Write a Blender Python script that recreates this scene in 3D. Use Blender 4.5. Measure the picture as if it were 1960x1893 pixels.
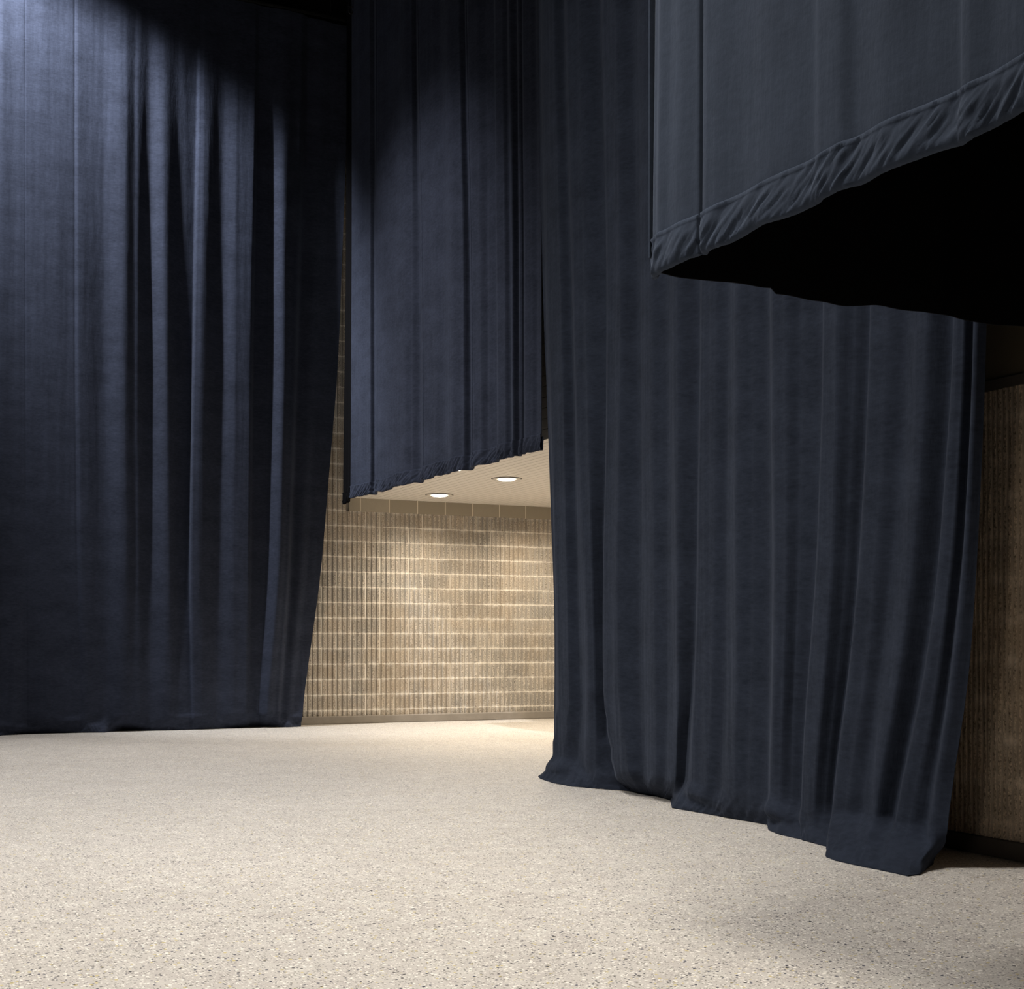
import bpy, bmesh, math, random
from mathutils import Vector, noise, Matrix
random.seed(4)
for o in list(bpy.data.objects): bpy.data.objects.remove(o)
SC = bpy.context.scene
COL = SC.collection

# ------------------------------------------------------------------ camera
# World: X runs along the back wall, Y towards the back wall (back wall face at Y=0), Z up.
F, CX, HY, HC = 2600.0, 980.0, 1229.0, 1.08      # focal length (px), centre column, horizon row, eye height
TH = math.atan2(1230.0, 2600.0)
FW = Vector((math.sin(TH), math.cos(TH))); RT = Vector((math.cos(TH), -math.sin(TH)))
CAM = Vector((-8.81, -17.18))
cd = bpy.data.cameras.new('camera'); cam = bpy.data.objects.new('camera', cd); COL.objects.link(cam)
cam.location = (CAM.x, CAM.y, HC); cam.rotation_euler = (math.pi/2, 0, -TH)
cd.sensor_fit = 'HORIZONTAL'; cd.sensor_width = 36; cd.lens = 36*F/1960
cd.shift_y = (HY-946.5)/1960; cd.clip_start = .05; cd.clip_end = 200
SC.camera = cam

def c2w(x, y, z=0.0):                      # camera-frame ground metres (right, ahead) -> world
    p = CAM + RT*x + FW*y
    return Vector((p.x, p.y, z))
def pfloor(px, py):                        # where a floor point is, camera frame
    y = F*HC/(py-HY); return Vector(((px-CX)/F*y, y))

# ------------------------------------------------------------------ light
w = bpy.data.worlds.new('world'); SC.world = w; w.use_nodes = True
w.node_tree.nodes['Background'].inputs[0].default_value = (0.5, .55, .7, 1)
w.node_tree.nodes['Background'].inputs[1].default_value = 0.0
SC.view_settings.view_transform = 'Standard'; SC.view_settings.look = 'None'
SC.view_settings.exposure = 0.0; SC.view_settings.gamma = 1.0; SC.view_settings.use_curve_mapping = False

def spot(name, loc, tgt, power, angle, blend, radius, col):
    l = bpy.data.lights.new(name, 'SPOT'); l.energy = power; l.spot_size = math.radians(angle)
    l.spot_blend = blend; l.shadow_soft_size = radius; l.color = col
    o = bpy.data.objects.new(name, l); COL.objects.link(o); o.location = loc
    o.rotation_euler = (Vector(tgt)-Vector(loc)).to_track_quat('-Z', 'Y').to_euler()
    return o
COOL = (.86, .92, 1.0); NEU = (1.0, .955, .90); WARM = (1.0, .87, .69)
# ceiling track spots (all above the frame)
spot('track_spot', c2w(-8.0, 4.6, 8.6), c2w(1.5, 7.6, 3.3), 2050, 58, .8, .14, (1, .96, .90))
spot('track_spot', c2w(-7.0, 12.0, 7.6), c2w(-0.8, 14.4, 4.3), 1500, 44, .9, .25, (1, .97, .95))
spot('track_spot', c2w(-3.2, 5.0, 9.8), c2w(-2.6, 6.4, 0), 2850, 95, 1, .9, NEU)
spot('track_spot', c2w(-4.6, 14.9, 9.8), c2w(-3.9, 11.6, 0), 3100, 72, 1, .9, (1, .97, .95))
spot('track_spot', c2w(-0.2, 2.6, 9.8), c2w(0.0, 3.8, 0), 2700, 80, 1, .9, (1, .93, .82))
spot('track_spot', c2w(-6.8, 13.9, 10.1), c2w(-5.0, 16.2, 6.6), 4300, 56, .7, .14, (.97, .98, 1))
spot('wall_fill_spot', c2w(-4.0, -3.0, 1.5), c2w(2.75, 6.5, 1.1), 330, 15, 1, .5, (1, .9, .78))  # added fill, low behind the camera, to lift the right wall

# ------------------------------------------------------------------ helpers
def link(name, me, mat=None, parent=None):
    o = bpy.data.objects.new(name, me); COL.objects.link(o)
    if mat: me.materials.append(mat)
    if parent: o.parent = parent
    return o
def mesh(name, vs, fs, mat=None, parent=None, smooth=False):
    me = bpy.data.meshes.new(name); me.from_pydata([tuple(v) for v in vs], [], fs); me.update()
    if smooth: me.polygons.foreach_set('use_smooth', [True]*len(me.polygons))
    return link(name, me, mat, parent)
def box(name, x0, x1, y0, y1, z0, z1, mat, parent=None, bevel=0):
    bm = bmesh.new(); bmesh.ops.create_cube(bm, size=1)
    bmesh.ops.scale(bm, vec=(x1-x0, y1-y0, z1-z0), verts=bm.verts)
    bmesh.ops.translate(bm, vec=((x0+x1)/2, (y0+y1)/2, (z0+z1)/2), verts=bm.verts)
    if bevel: bmesh.ops.bevel(bm, geom=bm.edges[:], offset=bevel, segments=3, affect='EDGES', profile=.5)
    me = bpy.data.meshes.new(name); bm.to_mesh(me); bm.free()
    return link(name, me, mat, parent)
def empty(name, loc):
    o = bpy.data.objects.new(name, None); COL.objects.link(o); o.location = loc; o.empty_display_size = .2
    return o
def keep(o, parent):                        # child built in world coordinates
    o.parent = parent; o.matrix_parent_inverse = Matrix.Translation(-parent.location); return o
def tag(o, label=None, cat=None, group=None, kind=None):
    for k, v in (('label', label), ('category', cat), ('group', group), ('kind', kind)):
        if v: o[k] = v
    return o
def S(o): return tag(o, kind='structure')
def tube(pts, r, seg=10):
    vs, fs = [], []
    n = len(pts); pts = [Vector(p) for p in pts]
    for i, p in enumerate(pts):
        d = (pts[min(i+1, n-1)]-pts[max(i-1, 0)]).normalized()
        a = d.orthogonal().normalized(); b = d.cross(a)
        if i and True:
            a = (pa-d*pa.dot(d)).normalized(); b = d.cross(a)
        pa = a
        for k in range(seg):
            t = 2*math.pi*k/seg; vs.append(p+a*math.cos(t)*r+b*math.sin(t)*r)
    for i in range(n-1):
        for k in range(seg):
            k2 = (k+1) % seg; fs.append((i*seg+k, i*seg+k2, (i+1)*seg+k2, (i+1)*seg+k))
    fs.append(tuple(range(seg))[::-1]); fs.append(tuple(range((n-1)*seg, n*seg)))
    return vs, fs

# ------------------------------------------------------------------ materials
class NT:
    def __init__(s, name):
        s.m = bpy.data.materials.new(name); s.m.use_nodes = True; s.t = s.m.node_tree
        s.b = s.t.nodes['Principled BSDF']
        s.co = s.t.nodes.new('ShaderNodeTexCoord').outputs['Object']
    def n(s, typ, ins=None, **kw):
        nd = s.t.nodes.new('ShaderNode'+typ)
        for k, v in kw.items(): setattr(nd, k, v)
        for k, v in (ins or {}).items(): s.put(nd.inputs[k], v)
        return nd
    def put(s, sock, v):
        if hasattr(v, 'is_output'): s.t.links.new(v, sock)
        else: sock.default_value = v
    def m_(s, op, a, b=0.0, c=0.0):
        return s.n('Math', {0: a, 1: b, 2: c}, operation=op).outputs[0]
    def vec(s, sx, sy, sz, src=None):
        return s.n('Mapping', {'Vector': src or s.co, 'Scale': (sx, sy, sz)}).outputs[0]
    def noise(s, v, scale, detail=3, rough=.55):
        return s.n('TexNoise', {'Vector': v, 'Scale': scale, 'Detail': detail, 'Roughness': rough}).outputs[0]
    def ramp(s, f, stops, interp='LINEAR'):
        r = s.n('ValToRGB', {0: f}); e = r.color_ramp.elements; r.color_ramp.interpolation = interp
        while len(e) < len(stops): e.new(.5)
        for i, (p, c) in enumerate(stops):
            e[i].position = p; e[i].color = (*c, 1) if not isinstance(c, (int, float)) else (c, c, c, 1)
        return r.outputs[0]
    def mix(s, f, a, b, blend='MIX'):
        nd = s.n('Mix', data_type='RGBA', blend_type=blend)
        s.put(nd.inputs[0], f)
        for i, v in ((6, a), (7, b)):
            s.put(nd.inputs[i], (*v, 1) if isinstance(v, tuple) and len(v) == 3 else v)
        return nd.outputs[2]
    def bump(s, h, strength, dist, normal=None):
        i = {'Height': h, 'Strength': strength, 'Distance': dist}
        if normal is not None: i['Normal'] = normal
        return s.n('Bump', i).outputs[0]
    def fin(s, col=None, rough=.8, normal=None, spec=.3):
        if col is not None: s.put(s.b.inputs['Base Color'], (*col, 1) if isinstance(col, tuple) and len(col) == 3 else col)
        s.put(s.b.inputs['Roughness'], rough); s.b.inputs['Specular IOR Level'].default_value = spec
        if normal is not None: s.put(s.b.inputs['Normal'], normal)
        return s.m

def plain(name, col, rough=.8, spec=.3, metal=0, var=.15, sc=6, bmp=.1):
    t = NT(name); f = t.noise(t.co, sc, 5)
    c = t.mix(f, tuple(x*(1-var) for x in col), tuple(min(1, x*(1+var)) for x in col))
    t.b.inputs['Metallic'].default_value = metal
    return t.fin(c, rough, t.bump(t.noise(t.co, sc*12, 4), bmp, .003), spec)

def velvet(name, col, wear=.32):
    t = NT(name)
    cloud = t.noise(t.vec(1, 1, 2.2), 2.2, 7, .68)
    fine = t.noise(t.vec(3, 3, 9), 6, 5, .7)
    f = t.m_('ADD', t.m_('MULTIPLY', cloud, .5), t.m_('MULTIPLY', fine, .5))
    f = t.ramp(f, [(.36, 0), (.64, 1)])
    c = t.mix(f, tuple(x*(1-wear) for x in col), tuple(x*(1+wear) for x in col))
    wr = t.noise(t.vec(5, 5, 1.1), 1.6, 6, .6)
    nrm = t.bump(wr, .25, .03)
    nrm = t.bump(t.noise(t.co, 60, 4, .7), .22, .003, nrm)
    t.b.inputs['Sheen Weight'].default_value = .12
    t.b.inputs['Sheen Roughness'].default_value = .45
    t.b.inputs['Sheen Tint'].default_value = (.36, .42, .56, 1)
    return t.fin(c, .95, nrm, .05)

def block(name, axis, tint, mortar, phase, P=.4064/6, joints=1.0):
    """fluted split-face concrete block; courses of .2032, blocks of .4064, six ribs a block"""
    t = NT(name)
    xyz = t.n('SeparateXYZ', {0: t.co}).outputs
    u = t.m_('SUBTRACT', xyz[axis], phase); z = t.m_('SUBTRACT', xyz[2], .18)
    wob = t.m_('MULTIPLY', t.m_('SUBTRACT', t.noise(t.co, 34, 4, .65), .5), .030)
    zz = t.m_('ADD', z, wob)
    row = t.m_('FLOOR', t.m_('DIVIDE', z, .2032))
    fz = t.m_('FRACT', t.m_('DIVIDE', zz, .2032))
    hz = t.m_('MULTIPLY', t.m_('MINIMUM', fz, t.m_('SUBTRACT', 1, fz)), .2032)
    big = t.noise(t.co, 1.3, 3)
    wj = t.m_('ADD', .0062, t.m_('MULTIPLY', t.m_('SUBTRACT', t.noise(t.co, 9, 4, .7), .4), .022))
    mh = t.m_('LESS_THAN', hz, wj)
    off = t.m_('MULTIPLY', t.m_('MODULO', t.m_('ABSOLUTE', row), 2), .2032)
    ub = t.m_('ADD', u, off)
    fb = t.m_('FRACT', t.m_('DIVIDE', t.m_('ADD', ub, t.m_('MULTIPLY', wob, .12)), .4064))
    mv = t.m_('LESS_THAN', t.m_('MULTIPLY', fb, .4064), .0155)
    fh = t.m_('FRACT', t.m_('ADD', fb, .5))
    wn2 = t.n('TexWhiteNoise', {'Vector': t.n('CombineXYZ', {0: t.m_('FLOOR', t.m_('DIVIDE', ub, .8128)), 1: row, 2: 3.0}).outputs[0]}).outputs[0]
    mv = t.m_('MAXIMUM', mv, t.m_('MULTIPLY', t.m_('LESS_THAN', t.m_('MULTIPLY', fh, .4064), .013), t.m_('LESS_THAN', wn2, .4)))
    blk = t.m_('FLOOR', t.m_('DIVIDE', ub, .4064))
    wn = t.n('TexWhiteNoise', {'Vector': t.n('CombineXYZ', {0: blk, 1: row}).outputs[0]}).outputs[0]
    rib = t.m_('FRACT', t.m_('DIVIDE', u, P))
    groove = t.m_('LESS_THAN', rib, .44)
    pits = t.noise(t.vec(1, 1, .8), 80, 4, .75)
    sp = t.ramp(pits, [(.36, .30), (.5, 1.0), (.64, 1.55)])
    face = t.mix(t.ramp(t.noise(t.co, 5, 4), [(.3, 0), (.7, 1)]), (.56, .50, .42), (.47, .435, .385))
    face = t.mix(1, face, sp, 'MULTIPLY')
    gr = t.mix(t.noise(t.co, 3, 3), (.42, .395, .36), (.50, .465, .42))
    c = t.mix(groove, face, gr)
    c = t.mix(1, c, t.ramp(wn, [(0, .80), (1, 1.05)]), 'MULTIPLY')
    stain = t.ramp(t.noise(t.vec(1, 1, .8), 1.1, 5, .6), [(.42, 0), (.62, 1)])
    c = t.mix(t.m_('MULTIPLY', stain, .30), c, (.56, .42, .27))
    # pale lime bloom that creeps from the joints
    bl = t.m_('MULTIPLY', t.ramp(t.noise(t.vec(1, 1, 1), 9, 5, .7), [(.44, 0), (.66, 1)]),
              t.ramp(t.m_('DIVIDE', hz, .05), [(0, 1), (1, 0)]))
    c = t.mix(t.m_('MULTIPLY', bl, .95), c, (.74, .70, .64))
    mm = t.m_('MAXIMUM', t.m_('MULTIPLY', mh, t.ramp(t.noise(t.co, 14, 3), [(.25, .35), (.55, 1)])), mv)
    mm = t.m_('MULTIPLY', mm, joints)
    c = t.mix(mm, c, mortar)
    c = t.mix(1, c, tint, 'MULTIPLY')
    h = t.m_('ADD', t.m_('MULTIPLY', t.m_('SUBTRACT', 1, groove), pits), t.m_('MULTIPLY', mm, .6))
    return t.fin(c, .92, t.bump(h, .7, .010), .15)

def floor_mat():
    t = NT('terrazzo')
    v = t.co
    c = t.mix(t.ramp(t.noise(v, .55, 5, .6), [(.35, 0), (.65, 1)]), (.525, .487, .455), (.48, .443, .41))
    c = t.mix(t.ramp(t.noise(v, 7, 5, .65), [(.35, 0), (.68, 1)]), c, (.59, .56, .515))
    def chips(scale, col, thr, prob, c, jit=1.0):
        vo = t.n('TexVoronoi', {'Vector': v, 'Scale': scale, 'Randomness': jit})
        rnd = t.n('SeparateColor', {0: vo.outputs['Color']}).outputs
        dis = t.m_('ADD', vo.outputs['Distance'], t.m_('MULTIPLY', t.noise(v, scale*2.2, 2), .16))
        size = t.m_('MULTIPLY', rnd[1], thr)
        m = t.m_('MULTIPLY', t.m_('LESS_THAN', dis, t.m_('ADD', size, .10)), t.m_('LESS_THAN', rnd[0], prob))
        return t.mix(m, c, col)
    c = chips(75, (.86, .82, .75), .50, .50, c)
    c = chips(110, (.76, .72, .66), .48, .45, c)
    c = chips(62, (.56, .47, .22), .42, .16, c)
    c = chips(96, (.20, .19, .165), .44, .52, c)
    c = chips(128, (.12, .115, .125), .42, .30, c)
    c = chips(70, (.035, .04, .07), .40, .24, c)
    c = chips(50, (.06, .058, .06), .34, .10, c)
    scuff = t.ramp(t.noise(t.vec(1, 1, 1), 2.4, 7, .75), [(.60, 0), (.72, 1)])
    c = t.mix(t.m_('MULTIPLY', scuff, .12), c, (.25, .24, .23))
    r = t.ramp(t.noise(v, 1.6, 6, .7), [(.3, .42), (.7, .62)])
    return t.fin(c, r, t.bump(t.noise(v, 60, 3), .06, .002), .35)

NAVY = (.031, .037, .058)
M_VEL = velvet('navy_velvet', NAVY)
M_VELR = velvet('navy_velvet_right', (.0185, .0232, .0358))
M_SLATE = velvet('slate_velvet', (.0285, .0370, .0560), .14)
M_SHADE = plain('black_shade_cloth', (.004, .004, .005), .95, .05, var=.1)  # black standing for shade: inside the boxed curtain and on the middle curtain's edge
M_FLOOR = floor_mat()
M_BLOCK = block('fluted_block_back', 0, (1.0, 1.0, 1.0), (.88, .83, .75), 0.0)
M_BLOCKR = block('fluted_block_right', 1, (1.05, .92, .78), (.42, .36, .29), 0.02, .034, 0.0)
M_SOFFIT = plain('painted_soffit_metal', (.78, .73, .66), .55, .3, var=.04, sc=2, bmp=.03)
M_BLACK = plain('black_paint', (.012, .012, .013), .8, .2)
M_DARKWALL = plain('dark_wall_paint', (.03, .03, .034), .9, .2)
M_CONC = plain('concrete_footing', (.30, .27, .235), .9, .2, var=.25, sc=5, bmp=.4)
M_CONCR = plain('dark_rubber_base', (.10, .085, .072), .75, .25, var=.25, sc=8, bmp=.3)
M_PLASTER = plain('brown_plaster', (.16, .13, .085), .9, .2, var=.2, sc=3, bmp=.3)
M_SIDING = plain('grey_siding', (.14, .135, .125), .8, .2)
M_STEEL = plain('black_steel', (.035, .035, .035), .45, .5, metal=.6)
M_TRIM = plain('white_lamp_trim', (.62, .57, .50), .5, .4, var=.02)

def smooth_block():
    t = NT('smooth_block_course')
    xyz = t.n('SeparateXYZ', {0: t.co}).outputs
    ux = t.m_('ADD', xyz[0], .075)
    fb = t.m_('MULTIPLY', t.m_('FRACT', t.m_('DIVIDE', ux, .4064)), .4064)
    mv = t.m_('LESS_THAN', fb, .011)
    wn = t.n('TexWhiteNoise', {'Vector': t.n('CombineXYZ', {0: t.m_('FLOOR', t.m_('DIVIDE', ux, .4064))}).outputs[0]}).outputs[0]
    c = t.mix(wn, (.36, .315, .245), (.44, .39, .31))
    c = t.mix(t.m_('MULTIPLY', t.noise(t.co, 12, 5), .5), c, (.33, .29, .23))
    c = t.mix(mv, c, (.78, .72, .60))
    return t.fin(c, .9, t.bump(t.noise(t.co, 60, 4), .3, .004), .2)
M_SMOOTH = smooth_block()

# ------------------------------------------------------------------ the room
XL, XR, YF, ZC = -16.0, 5.0, -23.0, 10.6
SX = -3.05      # plane of the bulkhead over the opening
RX = -3.68      # face of the right-hand wall
YJ = -8.6       # where that wall ends and the opening begins
ZS = 2.99       # soffit height
S(mesh('floor', [(XL, YF, 0), (XR, YF, 0), (XR, .3, 0), (XL, .3, 0)], [(0, 1, 2, 3)], M_FLOOR))
S(box('ceiling', XL, XR, YF, .3, ZC, ZC+.2, M_BLACK))
S(box('wall_left', XL-.2, XL, YF, .3, 0, ZC, M_DARKWALL))
S(box('wall_front', XL, XR, YF-.2, YF, 0, ZC, M_DARKWALL))
S(box('wall_side', XR, XR+.2, YF, .3, 0, ZC, M_DARKWALL))

def fluted(name, axis, u0, u1, z0, z1, face, sgn, mat, phase, ks=None, ke=None, P=.4064/6):
    """vertical ribs; the rib faces stand at `face`, grooves sgn*.028 behind"""
    D = .019 if P > .05 else .012
    k0 = math.ceil((u0-phase)/P); k1 = math.floor((u1-phase)/P)
    prof = []
    k0 = ks if ks is not None else k0; k1 = ke if ke is not None else k1
    for k in range(k0, k1):
        a = phase+k*P
        prof += [(a+P*.17, D), (a+P*.34, D), (a+P*.44, .003), (a+P*.50, 0), (a+P*.94, 0), (a+P*.995, .003)]
    prof.append((phase+k1*P+P*.17, D))
    nz = max(2, int((z1-z0)/.1016))
    vs, fs = [], []; m = len(prof)
    for i in range(nz+1):
        z = z0+(z1-z0)*i/nz
        for j, (u, d) in enumerate(prof):
            if d < .01: d += .008*noise.noise(Vector((u*30, z*9, 1.7)))
            p = face+sgn*d
            vs.append((u, p, z) if axis == 0 else (p, u, z))
    for i in range(nz):
        for j in range(m-1):
            q = (i*m+j, i*m+j+1, (i+1)*m+j+1, (i+1)*m+j)
            fs.append(q if axis == 0 else q[::-1])
    return mesh(name, vs, fs, mat)
# back wall: fluted to the soffit under the opening, fluted full height on the left
wb = fluted('wall_back', 0, XL, SX-.02, .10, ZC, 0, 1, M_BLOCK, 0.0, ke=-46); S(wb)
wb2 = keep(fluted('lower_wall', 0, SX-.02, XR, .10, 2.815, 0, 1, M_BLOCK, 0.0, ks=-46), wb)
keep(box('smooth_course', SX-.02, XR, -.012, .2, 2.815, ZC, M_SMOOTH), wb)
keep(box('wall_core', XL, XR, .03, .25, 0, ZC, M_CONC), wb)
keep(box('upper_shade_band', XL, SX-.01, -.03, .03, 9.06, ZC, M_BLACK), wb)  # black strip over the wall top, standing for its lack of light
S(box('baseboard_back', XL, XR, -.03, .03, 0, .105, M_CONC, bevel=.012))
wr = fluted('wall_right', 1, YF, YJ, .09, 2.35, RX, 1, M_BLOCKR, .02, P=.034); S(wr)
keep(box('smooth_band', RX-.004, RX+.25, YF, YJ, 2.35, 2.403, M_CONCR), wr)
keep(box('wall_core', RX+.03, RX+.25, YF, YJ, 0, 2.36, M_CONC), wr)
keep(box('upper_wall', RX+.012, RX+.25, YF, YJ, 2.403, ZC, M_PLASTER), wr)
S(box('baseboard_right', RX-.02, RX+.03, YF, YJ, 0, .092, M_CONCR, bevel=.006))
# bulkhead over the opening: horizontal boards
vs, fs = [], []
zz = ZS
prof = []
while zz < ZC-.001:
    prof += [(0, zz), (0, zz+.094), (.01, zz+.096), (.01, zz+.1016)]; zz += .1016
for (d, z) in prof: vs += [(SX+d, YJ, z), (SX+d, 0, z)]
for i in range(len(prof)-1): fs.append((2*i, 2*i+2, 2*i+3, 2*i+1))
bh = mesh('wall_bulkhead', vs, fs, M_SIDING); S(bh)
keep(box('bulkhead_core', SX+.012, SX+.22, YJ, 0, ZS+.005, ZC, M_DARKWALL), bh)
keep(box('bulkhead_return', RX+.02, SX+.2, YJ-.05, YJ, ZS, ZC, M_DARKWALL), bh)
# soffit: painted metal strips running front to back
vs, fs = [], []; prof = []
a = SX
while a < XR-.12:
    prof += [(a+.004, ZS), (a+.096, ZS), (a+.0965, ZS+.012), (a+.1035, ZS+.012)]; a += .1035
for (x, z) in prof: vs += [(x, YJ, z), (x, -.012, z)]
for i in range(len(prof)-1): fs.append((2*i, 2*i+2, 2*i+3, 2*i+1))
sf = mesh('ceiling_soffit', vs, fs, M_SOFFIT); S(sf)

# recessed downlights in the soffit
def emis(name, col, st):
    t = NT(name); t.b.inputs['Base Color'].default_value = (.9, .9, .9, 1)
    t.b.inputs['Emission Color'].default_value = (*col, 1); t.b.inputs['Emission Strength'].default_value = st
    return t.m
M_LENS = emis('lamp_lens', (1.0, .88, .68), 9.0)
def lathe(name, prof, mat, parent, seg=40):
    vs, fs = [], []
    for (r, z) in prof:
        for k in range(seg):
            t = 2*math.pi*k/seg; vs.append((r*math.cos(t), r*math.sin(t), z))
    for i in range(len(prof)-1):
        for k in range(seg):
            k2 = (k+1) % seg; fs.append((i*seg+k, (i+1)*seg+k, (i+1)*seg+k2, i*seg+k2))
    return mesh(name, vs, fs, mat, parent, True)
def psoffit(px, py):
    y = F*(ZS-HC)/(HY-py); return c2w((px-CX)/F*y, y, ZS)
L1 = psoffit(970, 916); L2 = psoffit(841, 947); L3 = psoffit(868, 896)
def downlight(loc, label, power=145):
    r = empty('recessed_downlight', loc); tag(r, label, 'ceiling light', 'round recessed downlights in the slatted soffit')
    lathe('trim_ring', [(.110, .012), (.112, -.006), (.125, -.010), (.168, -.009), (.176, -.006)], M_TRIM, r)
    lathe('shadow_gap', [(.176, .004), (.1765, -.007), (.181, -.007), (.182, .004)], M_BLACK, r)
    lathe('lens', [(.0005, -.030), (.05, -.028), (.085, -.022), (.103, -.012), (.112, .004)], M_LENS, r)
    l = bpy.data.lights.new('downlight_beam', 'SPOT'); l.energy = power; l.spot_size = math.radians(150); l.spot_blend = 1
    l.color = WARM; l.shadow_soft_size = .10
    o = bpy.data.objects.new('downlight_beam', l); COL.objects.link(o); o.parent = r; o.location = (0, 0, -.06)
    return r
downlight(L1, 'round glowing recessed downlight in the slatted soffit, nearer to the camera and the right one')
downlight(L2, 'round glowing recessed downlight in the slatted soffit, closest to the block wall')
downlight(L3, 'recessed downlight almost hidden behind the hem of the middle hanging curtain', 60)
# further lamps of the same soffit that the curtain hides
for dx, dy in ((1.5, 0), (1.5, 1.94), (3.2, .9), (0, -1.94), (1.5, -1.94)):
    l = bpy.data.lights.new('soffit_beam', 'SPOT'); l.energy = 145; l.spot_size = math.radians(150); l.spot_blend = 1
    l.color = WARM; l.shadow_soft_size = .10
    o = bpy.data.objects.new('soffit_beam', l); COL.objects.link(o); o.location = (L1.x+dx, L1.y+dy, ZS-.04)

# ------------------------------------------------------------------ curtains
class Plane:
    def __init__(s, p0, p1):
        s.p0 = Vector(p0); s.d = (Vector(p1)-s.p0); s.L = s.d.length; s.d.normalize()
        s.n = Vector((s.d.y, -s.d.x))
        if s.n.dot(s.p0) > 0: s.n = -s.n
    def at(s, px, d):                       # where the sight line of a column meets the plane moved out by d
        r = (px-CX)/F; q = s.p0+s.n*d
        # q + dir*u = (r*t, t)
        u = (r*q.y-q.x)/(s.d.x-r*s.d.y); return u, q.y+s.d.y*u
    def pt(s, u, d): return s.p0+s.d*u+s.n*d

def sm(t): return t*t*(3-2*t)
def nz(a, b, c=0.0): return noise.noise(Vector((a, b, c)))

PUD = .036
class Drape:
    """fabric lofted through hanging fold lines. knot: dict(p=[(px,py,d)..] or u=(u,d), seam, fl=(px,py))"""
    def __init__(s, plane, knots, seed=0, amp=1.0):
        s.P = plane; s.seed = seed; s.amp = amp; s.cols = []; s.K = []
        for k in knots:
            if 'u' in k: s.K.append([(0, k['u'][0], k['u'][1])])
            else:
                L = []
                for (px, py, d) in k['p']:
                    u, t = plane.at(px, d); L.append((HC+(HY-py)/F*t, u, d))
                s.K.append(sorted(L))
        s.knots = knots
        zs = 1.5
        for i in range(len(knots)-1):
            ua = s.raw(i, zs)[0]; ub = s.raw(i+1, zs)[0]
            n = max(3, min(24, int(abs(ub-ua)/.011)+1))
            for j in range(n): s.cols.append((i, j/n))
        s.cols.append((len(knots)-1, 0.0))
        s.seams = [i for i, k in enumerate(knots) if k.get('seam')]
    def raw(s, i, z):
        L = s.K[i]
        if z <= L[0][0]: return L[0][1], L[0][2]
        if z >= L[-1][0]: return L[-1][1], L[-1][2]
        for a, b in zip(L, L[1:]):
            if z <= b[0]:
                t = (z-a[0])/(b[0]-a[0]+1e-9); return a[1]+(b[1]-a[1])*t, a[2]+(b[2]-a[2])*t
    def knot(s, i, z):
        u = d = 0
        for k in (-.4, -.2, 0, .2, .4):
            a, b = s.raw(i, z+k); u += a; d += b
        return u/5, d/5*s.amp
    def row(s, z):
        ks = [s.knot(i, z) for i in range(len(s.knots))]
        us = [k[0] for k in ks]
        for i in range(1, len(us)): us[i] = max(us[i], us[i-1]+.006)
        out = []
        for (i, t) in s.cols:
            if t == 0: u, d = us[i], ks[i][1]
            else:
                u = us[i]+(us[i+1]-us[i])*t; d = ks[i][1]+(ks[i+1][1]-ks[i][1])*sm(t)
            if i in s.seams and t == 0: d -= s.groove
            d += s.noise*(.018*nz(u*1.7, z*.22, s.seed)+.006*nz(u*7, z*.35, s.seed+5)+.0022*nz(u*22, z*1.1, s.seed+9))
            out.append((u, d))
        return out
    noise = 1.0; groove = .005
    def floorpt(s, c):
        i, t = c
        a = pfloor(*s.knots[i]['fl'])
        if t == 0: return a
        b = pfloor(*s.knots[i+1]['fl']); return a+(b-a)*t
    def grid(s, zs, fl=0.0):
        """rows of world points; fl = height below which the cloth spreads out to its line on the floor"""
        G = []
        fp = [s.floorpt(c) for c in s.cols] if fl else None
        for z in zs:
            R = []
            for j, (u, d) in enumerate(s.row(z)):
                p = s.P.pt(u, d); zz = z
                if fl and z < fl:
                    w_ = (1-z/fl); w_ = w_*w_*(1.5-.5*w_)
                    p = p+(fp[j]-p)*w_
                    g = (.5-abs(nz(u*11-z*7, z*6, s.seed+2))*1.8)+.6*(.4-abs(nz(u*26+z*16, z*14, s.seed+3))*1.6)
                    wr = .019*w_*g*min(1, z/.02)
                    zc = .11+.07*nz(u*1.6, 1, s.seed+6); q = .3+1.4*nz(u*2.3, 7, s.seed+7)
                    wr += PUD*q*(math.exp(-((z-zc)/.045)**2)-.6*math.exp(-((z-zc+.06)/.03)**2))
                    p = p+s.P.n*wr
                    zz = max(.004, z+.03*w_*(1-w_)*nz(u*8, 2, s.seed))
                R.append(c2w(p.x, p.y, zz))
            G.append(R)
        return G
def gnormals(G):
    n, m = len(G), len(G[0]); N = []
    for i in range(n):
        R = []
        for j in range(m):
            a = G[i][min(j+1, m-1)]-G[i][max(j-1, 0)]; b = G[min(i+1, n-1)][j]-G[max(i-1, 0)][j]
            v = a.cross(b); R.append(v.normalized() if v.length > 1e-12 else Vector((0, -1, 0)))
        N.append(R)
    return N
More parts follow.
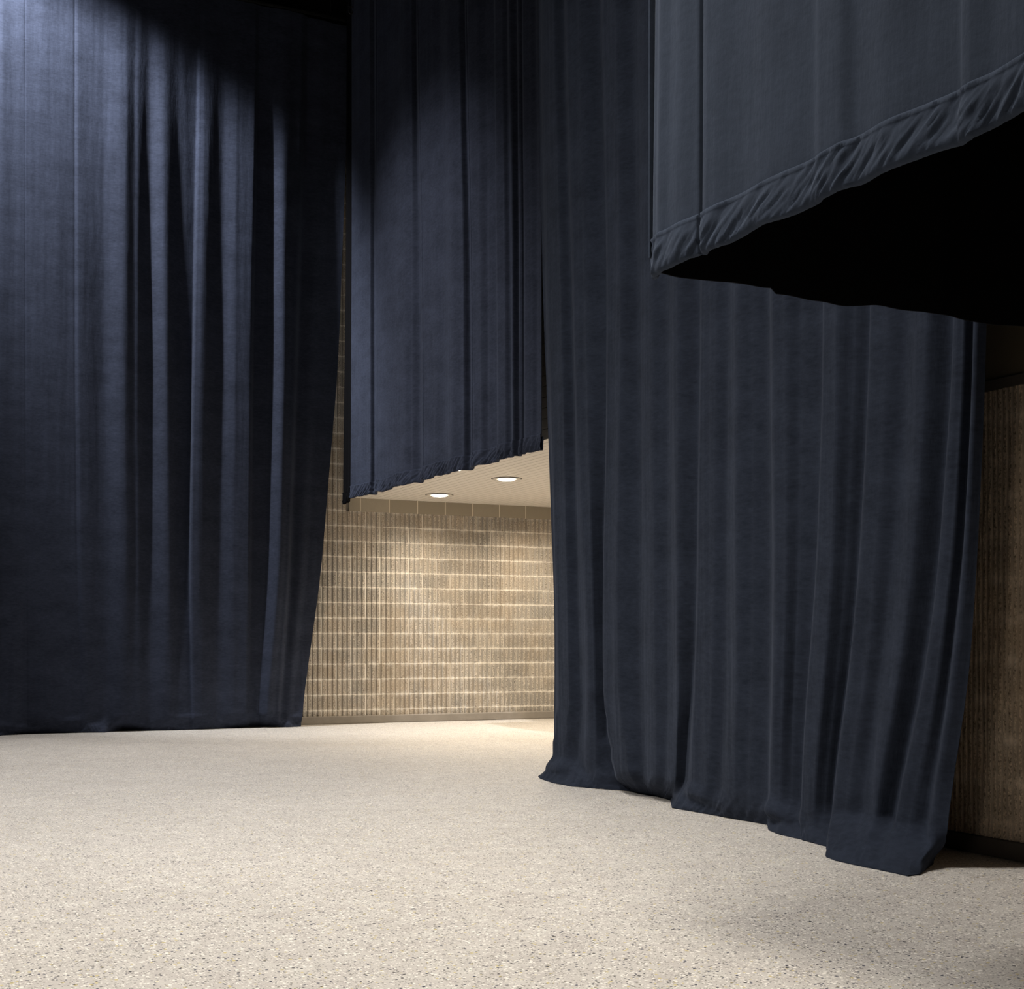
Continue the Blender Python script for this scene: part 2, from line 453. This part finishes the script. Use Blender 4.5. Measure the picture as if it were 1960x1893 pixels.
def gridmesh(name, G, j0, j1, mat, parent, thick=.006, i0=0, i1=None, N=None):
    """cloth of real thickness between grid columns j0..j1 and rows i0..i1, shaded with the whole grid's normals"""
    N = N or gnormals(G); i1 = len(G)-1 if i1 is None else i1
    m = j1-j0+1; n = i1-i0+1; h = thick/2; vs = []; nr = []; fs = []
    for sgn in (1, -1):
        for i in range(i0, i1+1):
            for j in range(j0, j1+1): vs.append(G[i][j]+N[i][j]*h*sgn); nr.append(N[i][j]*sgn)
    o_ = n*m
    for i in range(n-1):
        for j in range(m-1):
            q = (i*m+j, i*m+j+1, (i+1)*m+j+1, (i+1)*m+j); fs.append(q); fs.append(tuple(k+o_ for k in q[::-1]))
    edge = [j for j in range(m)]+[i*m+m-1 for i in range(1, n)]+[(n-1)*m+j for j in range(m-2, -1, -1)]+[i*m for i in range(n-2, -1, -1)]
    for p, q in zip(edge, edge[1:]): fs.append((q, p, p+o_, q+o_))
    o = mesh(name, vs, fs, mat, None, True)
    nf = 2*(n-1)*(m-1)
    for p in o.data.polygons[nf:]: p.use_smooth = False
    o.data.normals_split_custom_set([tuple(nr[l.vertex_index]) if p.index < nf else (0, 0, 0)
                                     for p in o.data.polygons for l in (o.data.loops[k] for k in p.loop_indices)])
    return keep(o, parent)
def zrows(z0, z1, fine, step=.16):
    L = [z0]; z = z0
    while z < z1-.001:
        st = fine if z < .6 else step
        z = min(z1, z+st); L.append(z)
    return L
def colindex(D, i): return next(j for j, c in enumerate(D.cols) if c[0] == i and c[1] == 0)

def floor_curtain(root, D, ztop, mat, fl, hem=.12):
    cuts = [0]+[colindex(D, i) for i in D.seams]+[len(D.cols)-1]
    low = [0.0, .004, .010, .018, .028, .038, .048, .060, .072, .084, .096, .108]
    G = D.grid(low+zrows(hem, ztop, .016), fl); N = gnormals(G); r = len(low)
    for a, b in zip(cuts, cuts[1:]): gridmesh('fabric_panel', G, a, b, mat, root, .006, r, None, N)
    gridmesh('hem', G, 0, len(D.cols)-1, mat, root, .006, 0, r, N)

def hang_hem(root, D, zb, h, mat, wr=1.0, name='hem', j0=0, j1=None):
    """gathered hem sleeve: down the front, round the bottom and up the back"""
    prof = []
    for k in range(15): prof.append((.004+.005*math.sin(math.pi*k/14)**.6+(.005 if k == 1 else 0)-(.004 if k == 0 else 0), h*(1-k/14)))   # front
    for k in range(1, 6): a = math.pi*k/6; prof.append((-.008+.012*math.cos(a), -.008*math.sin(a)))
    for k in range(5): prof.append((-.020, h*.8*k/4))
    G = []
    for pi, (d, dz) in enumerate(prof):
        R = []
        for j, (u, dd) in enumerate(D.row(zb(0))):
            z0 = zb(u); fr = 1.0 if pi < 17 else .5
            low = 1-max(0, dz)/h
            skew = u*15-dz*16+2*nz(u*2, dz*3, 40)
            g = (.55-abs(nz(skew, dz*5, D.seed+20))*1.9)+.6*(.4-abs(nz(skew*2.3, dz*13, D.seed+22))*1.7)+.25*nz(skew*5, dz*40, 3)
            e = .011*wr*g*fr*(.25+low)*min(1, max(.1, (h-dz)/h*6))
            zw = .010*wr*nz(u*6, 3, D.seed+30)*low
            p = D.P.pt(u, dd+d+e)
            R.append(c2w(p.x, p.y, z0+dz+zw))
        G.append(R)
    return gridmesh(name, G, j0, len(D.cols)-1 if j1 is None else j1, mat, root, .003)

KS = 1.0
def K(ys, xs, ds, seam=False, fl=None):
    if not isinstance(ds, (tuple, list)): ds = [ds]*len(ys)
    if not isinstance(xs, (tuple, list)): xs = [xs]*len(ys)
    ds = [d*KS for d in ds]
    k = dict(p=list(zip(xs, ys, ds)), seam=seam)
    if fl:
        k['fl'] = fl; x1 = xs[-1]
        if fl[1]-30 > ys[-1]+10: k['p'].append((fl[0]+(x1-fl[0])*.22, fl[1]-26, ds[-1]*.6))
    return k

# --- left curtain, hanging in front of the back wall
KS = .62
YS = (0, 250, 700, 1100, 1375)
PL = Plane(pfloor(0, 1407), pfloor(575, 1391.5))
def lf(x):                                   # its line on the floor
    pts = [(-300, 1416), (-60, 1411), (0, 1408), (55, 1404.5), (110, 1403), (165, 1402.5), (213, 1402), (222, 1398), (300, 1398.5), (410, 1395.5), (500, 1391), (545, 1392.5), (575, 1391)]
    for a, b in zip(pts, pts[1:]):
        if x <= b[0]: return a[1]+(b[1]-a[1])*(x-a[0])/(b[0]-a[0])
    return pts[-1][1]
def k1(xs, ds, seam=False, fx=None):
    x = (xs[-1] if isinstance(xs, tuple) else xs) if fx is None else fx
    return K(YS, xs, ds, seam, (x, lf(x)))
left = [
 k1(-300, 0), k1(-220, .08), k1(-150, -.02), k1(-80, .05), k1(-30, .0),
 k1((5, 5, 5, 5, 0), (.03, .03, .03, .04, .12)), k1((30, 30, 30, 28, 15), (0, 0, 0, .02, .10)),
 k1((47, 47, 48, 50, 52), (.005, .005, 0, 0, -.02), True), k1(92, (.02, .02, .03, .02, .02)),
 k1((143, 143, 143, 148, 155), (.01, .01, .0, .0, .0), True),
 k1((150, 150, 151, 157, 165), (.025, .03, .035, .03, .02)),
 k1((195, 195, 200, 200, 200), (.005, 0, -.04, -.05, -.04)), k1((240, 240, 238, 240, 235), (.03, .09, .12, .08, .04)),
 k1((262, 261, 260, 262, 260), (.015, .03, .04, .02, .02)), k1((288, 287, 286, 288, 290), (-.01, -.04, -.13, -.09, -.03)),
 k1((315, 315, 320, 322, 322), (.02, .06, .09, .06, .03)), k1((345, 346, 348, 345, 345), (-.0, -.03, -.10, -.08, -.03)),
 k1((380, 376, 367, 361, 366), (-.05, -.07, -.13, -.10, -.04)), k1((384, 381, 372, 366, 372), (.0, .03, .06, .05, .02), True),
 k1((393, 392, 384, 378, 384), (.02, .05, .09, .06, .03)), k1((430, 428, 424, 420, 420), (-.01, -.04, -.08, -.07, -.03)),
 k1((458, 456, 452, 450, 450), (.01, .03, .04, .02, .01)), k1((488, 486, 478, 474, 470), (.01, .04, .06, .04, .01)),
 k1((497, 495, 487, 484, 480), (-.03, -.12, -.16, -.12, -.05)), k1((517, 516, 512, 508, 494), (-.02, -.12, -.17, -.13, -.05), True),
 k1((545, 545, 543, 534, 510), (.02, .03, .05, .08, .08)), k1((575, 572, 560, 548, 528), (-.02, -.05, -.03, .0, .02)),
 k1((592, 588, 574, 558, 538), (-.10, -.28, -.30, -.22, -.06)), k1((615, 612, 594, 576, 550), (-.10, -.24, -.26, -.17, -.03)),
 k1((642, 637, 614, 590, 560), (-.14, -.30, -.32, -.24, -.05)), k1((668, 664, 647, 614, 576), (-.14, -.28, -.32, -.24, -.04)),
]
c_left = tag(empty('stage_curtain', c2w(-5.0, 16.1, 0)), 'tall navy velvet curtain at left, reaching the floor before the block wall', 'curtain')
DL = Drape(PL, left, 3)
floor_curtain(c_left, DL, 9.08, M_VEL, .2)
# its rail
r0 = c2w(*(PL.pt(-2.2, 0)), 9.11); r1 = c2w(*(PL.pt(PL.L+.60, 0)), 9.11)
rail = tag(empty('curtain_rail', r0), 'dark steel pipe that carries the left curtain, at its top edge', 'rail')
v, f = tube([r0, r1], .024, 14); keep(mesh('pipe', v, f, M_STEEL, None, True), rail)
nb = 16
for i in range(nb):
    p = r0.lerp(r1, (i+.5)/nb); v, f = tube([p+Vector((0, 0, .03)), Vector((p.x, p.y, ZC))], .006, 6)
    if i % 5 == 0: keep(mesh('hanger_rod', v, f, M_STEEL), rail)
# hook on two thin cables by the top edge of the middle curtain
hp = c2w(*(Vector(((671-CX)/F*15.6, 15.6))), 0)
hk = tag(empty('rigging_hook', (hp.x, hp.y, 8.34)), 'small dark rigging hook on thin cables at the top, between left and middle curtains', 'hook')
for dx in (-.025, .03):
    v, f = tube([(hp.x+dx, hp.y, 8.38), (hp.x+dx, hp.y, ZC)], .004, 6); keep(mesh('cable', v, f, M_STEEL), hk)
pts = [(hp.x+.025*math.cos(t), hp.y, 8.33+.035*math.sin(t)) for t in [math.pi*(.55+1.5*k/14) for k in range(15)]]
v, f = tube(pts, .007, 8); keep(mesh('hook', v, f, M_STEEL, None, True), hk)
v, f = tube([(hp.x-.03, hp.y, 8.375), (hp.x+.035, hp.y, 8.375)], .008, 8); keep(mesh('shackle', v, f, M_STEEL), hk)

# --- middle curtain, hung across the bulkhead, hem just below the soffit
KS = .85
YM = (0, 450, 900)
PM = Plane(((665-CX)/F*16.55, 16.55), ((1035-CX)/F*12.07, 12.07))
def k2(xs, ds, seam=False): return K(YM, xs, ds, seam)
mid = [
 k2((665, 662, 657), -.10), k2((668, 667, 665), -.05), k2((672, 672, 671), .03, True), k2((690, 690, 690), .045), k2((700, 702, 702), .03),
 k2((708, 709, 710), .03), k2((716, 717, 718), -.025), k2((721, 722, 723), .04, True), k2(750, .035), k2(775, .05), k2(788, .02),
 k2((794, 802, 805), -.04), k2((800, 809, 812), .045, True), k2((826, 832, 832), .04), k2((842, 850, 850), .02),
 k2((858, 866, 867), .05), k2((878, 887, 889), .015), k2((889, 899, 902), -.05), k2((893, 903, 906), .05, True), k2((912, 918, 920), .045), k2((930, 934, 935), .0),
 k2((946, 949, 951), -.015), k2((950, 953, 955), .04), k2((962, 966, 968), .03), k2((971, 976, 979), -.01), k2((976, 981, 984), .035),
 k2((988, 992, 994), -.03), k2((993, 997, 999), .03, True), k2((998, 1002, 1004), .0), k2((1002, 1006, 1008), .03),
 k2((1014, 1018, 1020), .02), k2((1024, 1028, 1029), .0), k2((1033, 1036, 1036), .02),
]
c_mid = tag(empty('hanging_curtain', c2w(*PM.pt(PM.L/2, 0), 9.08)), 'navy velvet curtain with gathered hem hanging high above the block wall opening', 'curtain')
Drape.groove = .013
DM = Drape(PM, mid, 11); DM.noise = .6
def zbm(u): return 2.81-.012*u/PM.L*1.3+.022*nz(u*1.9, 4, 8)+.012*nz(u*5, 4, 3)
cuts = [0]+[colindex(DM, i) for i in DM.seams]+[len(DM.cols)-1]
zs = zrows(2.91, 9.08, .16)
G = DM.grid(zs)
N = gnormals(G)
for q, (a, b) in enumerate(zip(cuts, cuts[1:])): gridmesh('fabric_panel' if q else 'shaded_edge', G, a, b, M_VEL if q else M_SHADE, c_mid, N=N)  # first panel coloured black for the shade on the turned-back edge
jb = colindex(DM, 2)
hang_hem(c_mid, DM, zbm, .14, M_VEL, 1.7, 'hem', jb)
hang_hem(c_mid, DM, zbm, .14, M_SHADE, 1.0, 'shaded_edge_hem', 0, jb)  # same shade black carried down the hem

# --- right curtain, spreading onto the floor
KS = .62
YR = (0, 300, 600, 900, 1200, 1450)
PR = Plane(((1058-CX)/F*10.80, 10.80), (2.10, 6.35))
def k3(xs, ds, fl, seam=False): return K(YR, xs, ds, seam, fl)
right = [
 k3((1030, 1034, 1040, 1053, 1063, 1061), -.02, (1030, 1487)),
 k3((1042, 1046, 1052, 1063, 1071, 1072), .06, (1034, 1491)),
 k3((1062, 1068, 1076, 1082, 1088, 1092), .07, (1058, 1499)),
 k3((1080, 1086, 1094, 1100, 1108, 1116), -.02, (1095, 1506)),
 k3((1090, 1095, 1101, 1112, 1126, 1130), .05, (1120, 1508)),
 k3((1110, 1115, 1121, 1130, 1138, 1140), .03, (1145, 1510.5)),
 k3((1148, 1156, 1161, 1160, 1149, 1150), -.12, (1203, 1515)),
 k3((1158, 1164, 1169, 1166, 1155, 1160), .08, (1214, 1516), True),
 k3((1178, 1184, 1190, 1188, 1180, 1190), .10, (1228, 1519)),
 k3((1212, 1217, 1222, 1222, 1222, 1228), -.02, (1240, 1521)),
 k3((1238, 1243, 1248, 1250, 1252, 1256), .06, (1254, 1523)),
 k3((1268, 1272, 1275, 1277, 1278, 1280), .0, (1268, 1527)),
 k3((1295, 1298, 1300, 1301, 1300, 1300), .06, (1283, 1531)),
 k3((1336, 1339, 1341, 1338, 1334, 1318), -.08, (1286, 1547)),
 k3((1344, 1347, 1349, 1345, 1341, 1330), .05, (1322, 1553), True),
 k3((1368, 1370, 1372, 1370, 1368, 1358), .05, (1345, 1557)),
 k3((1392, 1393, 1395, 1393, 1390, 1385), -.01, (1362, 1560)),
 k3((1412, 1413, 1414, 1413, 1412, 1410), .06, (1395, 1566)),
 k3((1440, 1441, 1441, 1441, 1440, 1436), .0, (1430, 1572)),
 k3((1464, 1466, 1468, 1470, 1472, 1466), -.06, (1469, 1579)),
 k3((1474, 1477, 1480, 1484, 1487, 1478), .08, (1472, 1590)),
 k3((1494, 1498, 1502, 1504, 1502, 1490), .06, (1492, 1598)),
 k3((1530, 1532, 1534, 1532, 1526, 1508), -.03, (1518, 1604)),
 k3((1572, 1574, 1576, 1570, 1556, 1530), -.10, (1532, 1607)),
 k3((1580, 1581, 1583, 1577, 1563, 1538), .08, (1537, 1609), True),
 k3((1604, 1604, 1604, 1598, 1586, 1562), .09, (1553, 1613)),
 k3((1640, 1640, 1638, 1628, 1612, 1584), -.01, (1570, 1618)),
 k3((1664, 1666, 1666, 1652, 1635, 1600), -.09, (1583, 1621)),
 k3((1670, 1671, 1672, 1658, 1642, 1607), .08, (1581, 1641)),
 k3((1696, 1698, 1698, 1686, 1670, 1632), .06, (1600, 1648)),
 k3((1740, 1740, 1738, 1722, 1700, 1662), -.01, (1630, 1655)),
 k3((1776, 1777, 1776, 1760, 1736, 1690), .05, (1658, 1661)),
 k3((1824, 1826, 1828, 1811, 1783, 1735), -.10, (1680, 1665)),
 k3((1834, 1835, 1836, 1819, 1792, 1744), .08, (1688, 1667), True),
 k3((1850, 1850, 1850, 1836, 1813, 1768), .06, (1712, 1672)),
 k3((1866, 1866, 1866, 1853, 1833, 1794), -.02, (1738, 1678)),
 k3((1873, 1873, 1873, 1860, 1841, 1805), .06, (1760, 1675), True),
 k3((1893, 1893, 1893, 1881, 1866, 1838), -.02, (1786, 1654)),
]
c_right = tag(empty('stage_curtain', c2w(1.2, 8.5, 0)), 'long navy velvet curtain at the right, its hem spread on the terrazzo floor', 'curtain')
Drape.groove = .002
DR = Drape(PR, right, 23)
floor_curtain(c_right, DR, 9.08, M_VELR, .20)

# --- big hanging curtain enclosure at the top right: three sides, inner faces blackened for shade
ZB = 2.33
C0 = Vector((.474+.0, 4.6)); dv = Vector((1320, -2600)).normalized(); C1 = C0+dv*4.0
PB = Plane(C0, C1)
KS = 1.0
YB = (0, 250, 500)
def k4(xs, ds, seam=False): return K(YB, xs, ds, seam)
front = [
 k4((1257, 1251, 1249), -.03), k4((1261, 1255, 1253), -.006), k4((1270, 1264, 1262), .01), k4((1288, 1280, 1274), .006), k4((1304, 1304, 1300), .014),
 k4((1338, 1338, 1336), .004), k4((1346, 1346, 1343), -.012), k4((1350, 1349, 1346), .010, True), k4((1372, 1370, 1366), .010), k4(1420, .0),
 k4((1480, 1470, 1470), .010), k4((1556, 1556, 1556), .0), k4((1571, 1571, 1571), .010), k4(1606, .014), k4(1640, .0),
 k4(1700, .012), k4(1780, .0), k4((1838, 1836, 1836), -.004), k4((1850, 1846, 1845), .010, True), k4(1900, .0), k4(1990, .012),
 dict(u=(1.9, 0)), dict(u=(2.3, .02)), dict(u=(2.7, -.01)), dict(u=(3.1, .02)), dict(u=(3.6, 0)), dict(u=(4.0, 0)),
]
box_root = tag(empty('hanging_curtain', c2w(*C0, 9.08)), 'slate blue velvet curtain hung as a boxed enclosure at top right, shaded black inside', 'curtain')
Drape.groove = .004
DB = Drape(PB, front, 31); DB.noise = .28
cuts = [0]+[colindex(DB, i) for i in DB.seams]+[len(DB.cols)-1]
zs = [ZB+.10+.05*i for i in range(22)]+[ZB+.10+1.1+.3*i for i in range(19)]
G = DB.grid(zs)
for a, b in zip(cuts, cuts[1:]): gridmesh('fabric_panel', G, a, b, M_SLATE, box_root)
def zbb(u): return ZB+.006*nz(u*2.5, 1, 2)
hang_hem(box_root, DB, zbb, .122, M_SLATE, 1.0)
# shade painted as black sheets: inside of the front, the side that runs to the wall, and the side behind the camera's right
def strip(name, pts, z0, z1, mat, wave=0, zf=None, step=.02):
    P = []
    for a, b in zip(pts, pts[1:]):
        n = max(1, int((b-a).length/step)); P += [(a+(b-a)*i/n, (b-a).normalized()) for i in range(n)]
    P.append((pts[-1], (pts[-1]-pts[-2]).normalized()))
    G = []; L = 0
    zl = [z0, z0+.03, z0+.1, z0+.2, z0+.4, z0+1]+[z0+1+(z1-z0-1)*(i+1)/6 for i in range(6)]
    for zi, z in enumerate(zl):
        R = []
        for i, (p, d) in enumerate(P):
            u = i*step; q = p+Vector((d.y, -d.x))*wave*(nz(u*2.2, z*.1, 7)+.5*nz(u*6, z*.2, 9))
            R.append(c2w(q.x, q.y, z+(zf(u) if zf and zi < 4 else 0)))
        G.append(R)
    return gridmesh(name, G, 0, len(P)-1, mat, box_root, .006)
e1 = Vector((math.cos(TH), math.sin(TH)))        # camera-frame direction of the back wall
inn = C0+dv*.10+e1*.035
WALLD = 2.62
strip('front_shade', [C0+e1*.05+dv*.04, C0+dv*3.96+e1*.05], ZB+.05, 9.08, M_SHADE)
def zfb(u):
    base = -.004+.012*nz(u*2.4, 5, 5)+.010*nz(u*7, 5, 6)
    return base
def drop(u): return zfb(u)+(-.02 if .47 < u < 3 else 0)
strip('back_panel', [C0-dv*.02, C0+e1*WALLD-dv*.02], ZB+.06, 9.08, M_SLATE, .04, drop)
strip('back_shade', [C0+dv*.04, C0+e1*WALLD+dv*.04], ZB-.004, 9.08, M_SHADE, .04, drop)
strip('added_side_panel', [C1, C1+e1*WALLD], ZB, 9.08, M_SLATE, .03)  # unseen side, added to close the box and keep its inside dark
strip('added_side_shade', [C1-dv*.05, C1+e1*WALLD-dv*.05], ZB+.02, 9.08, M_SHADE, .03)
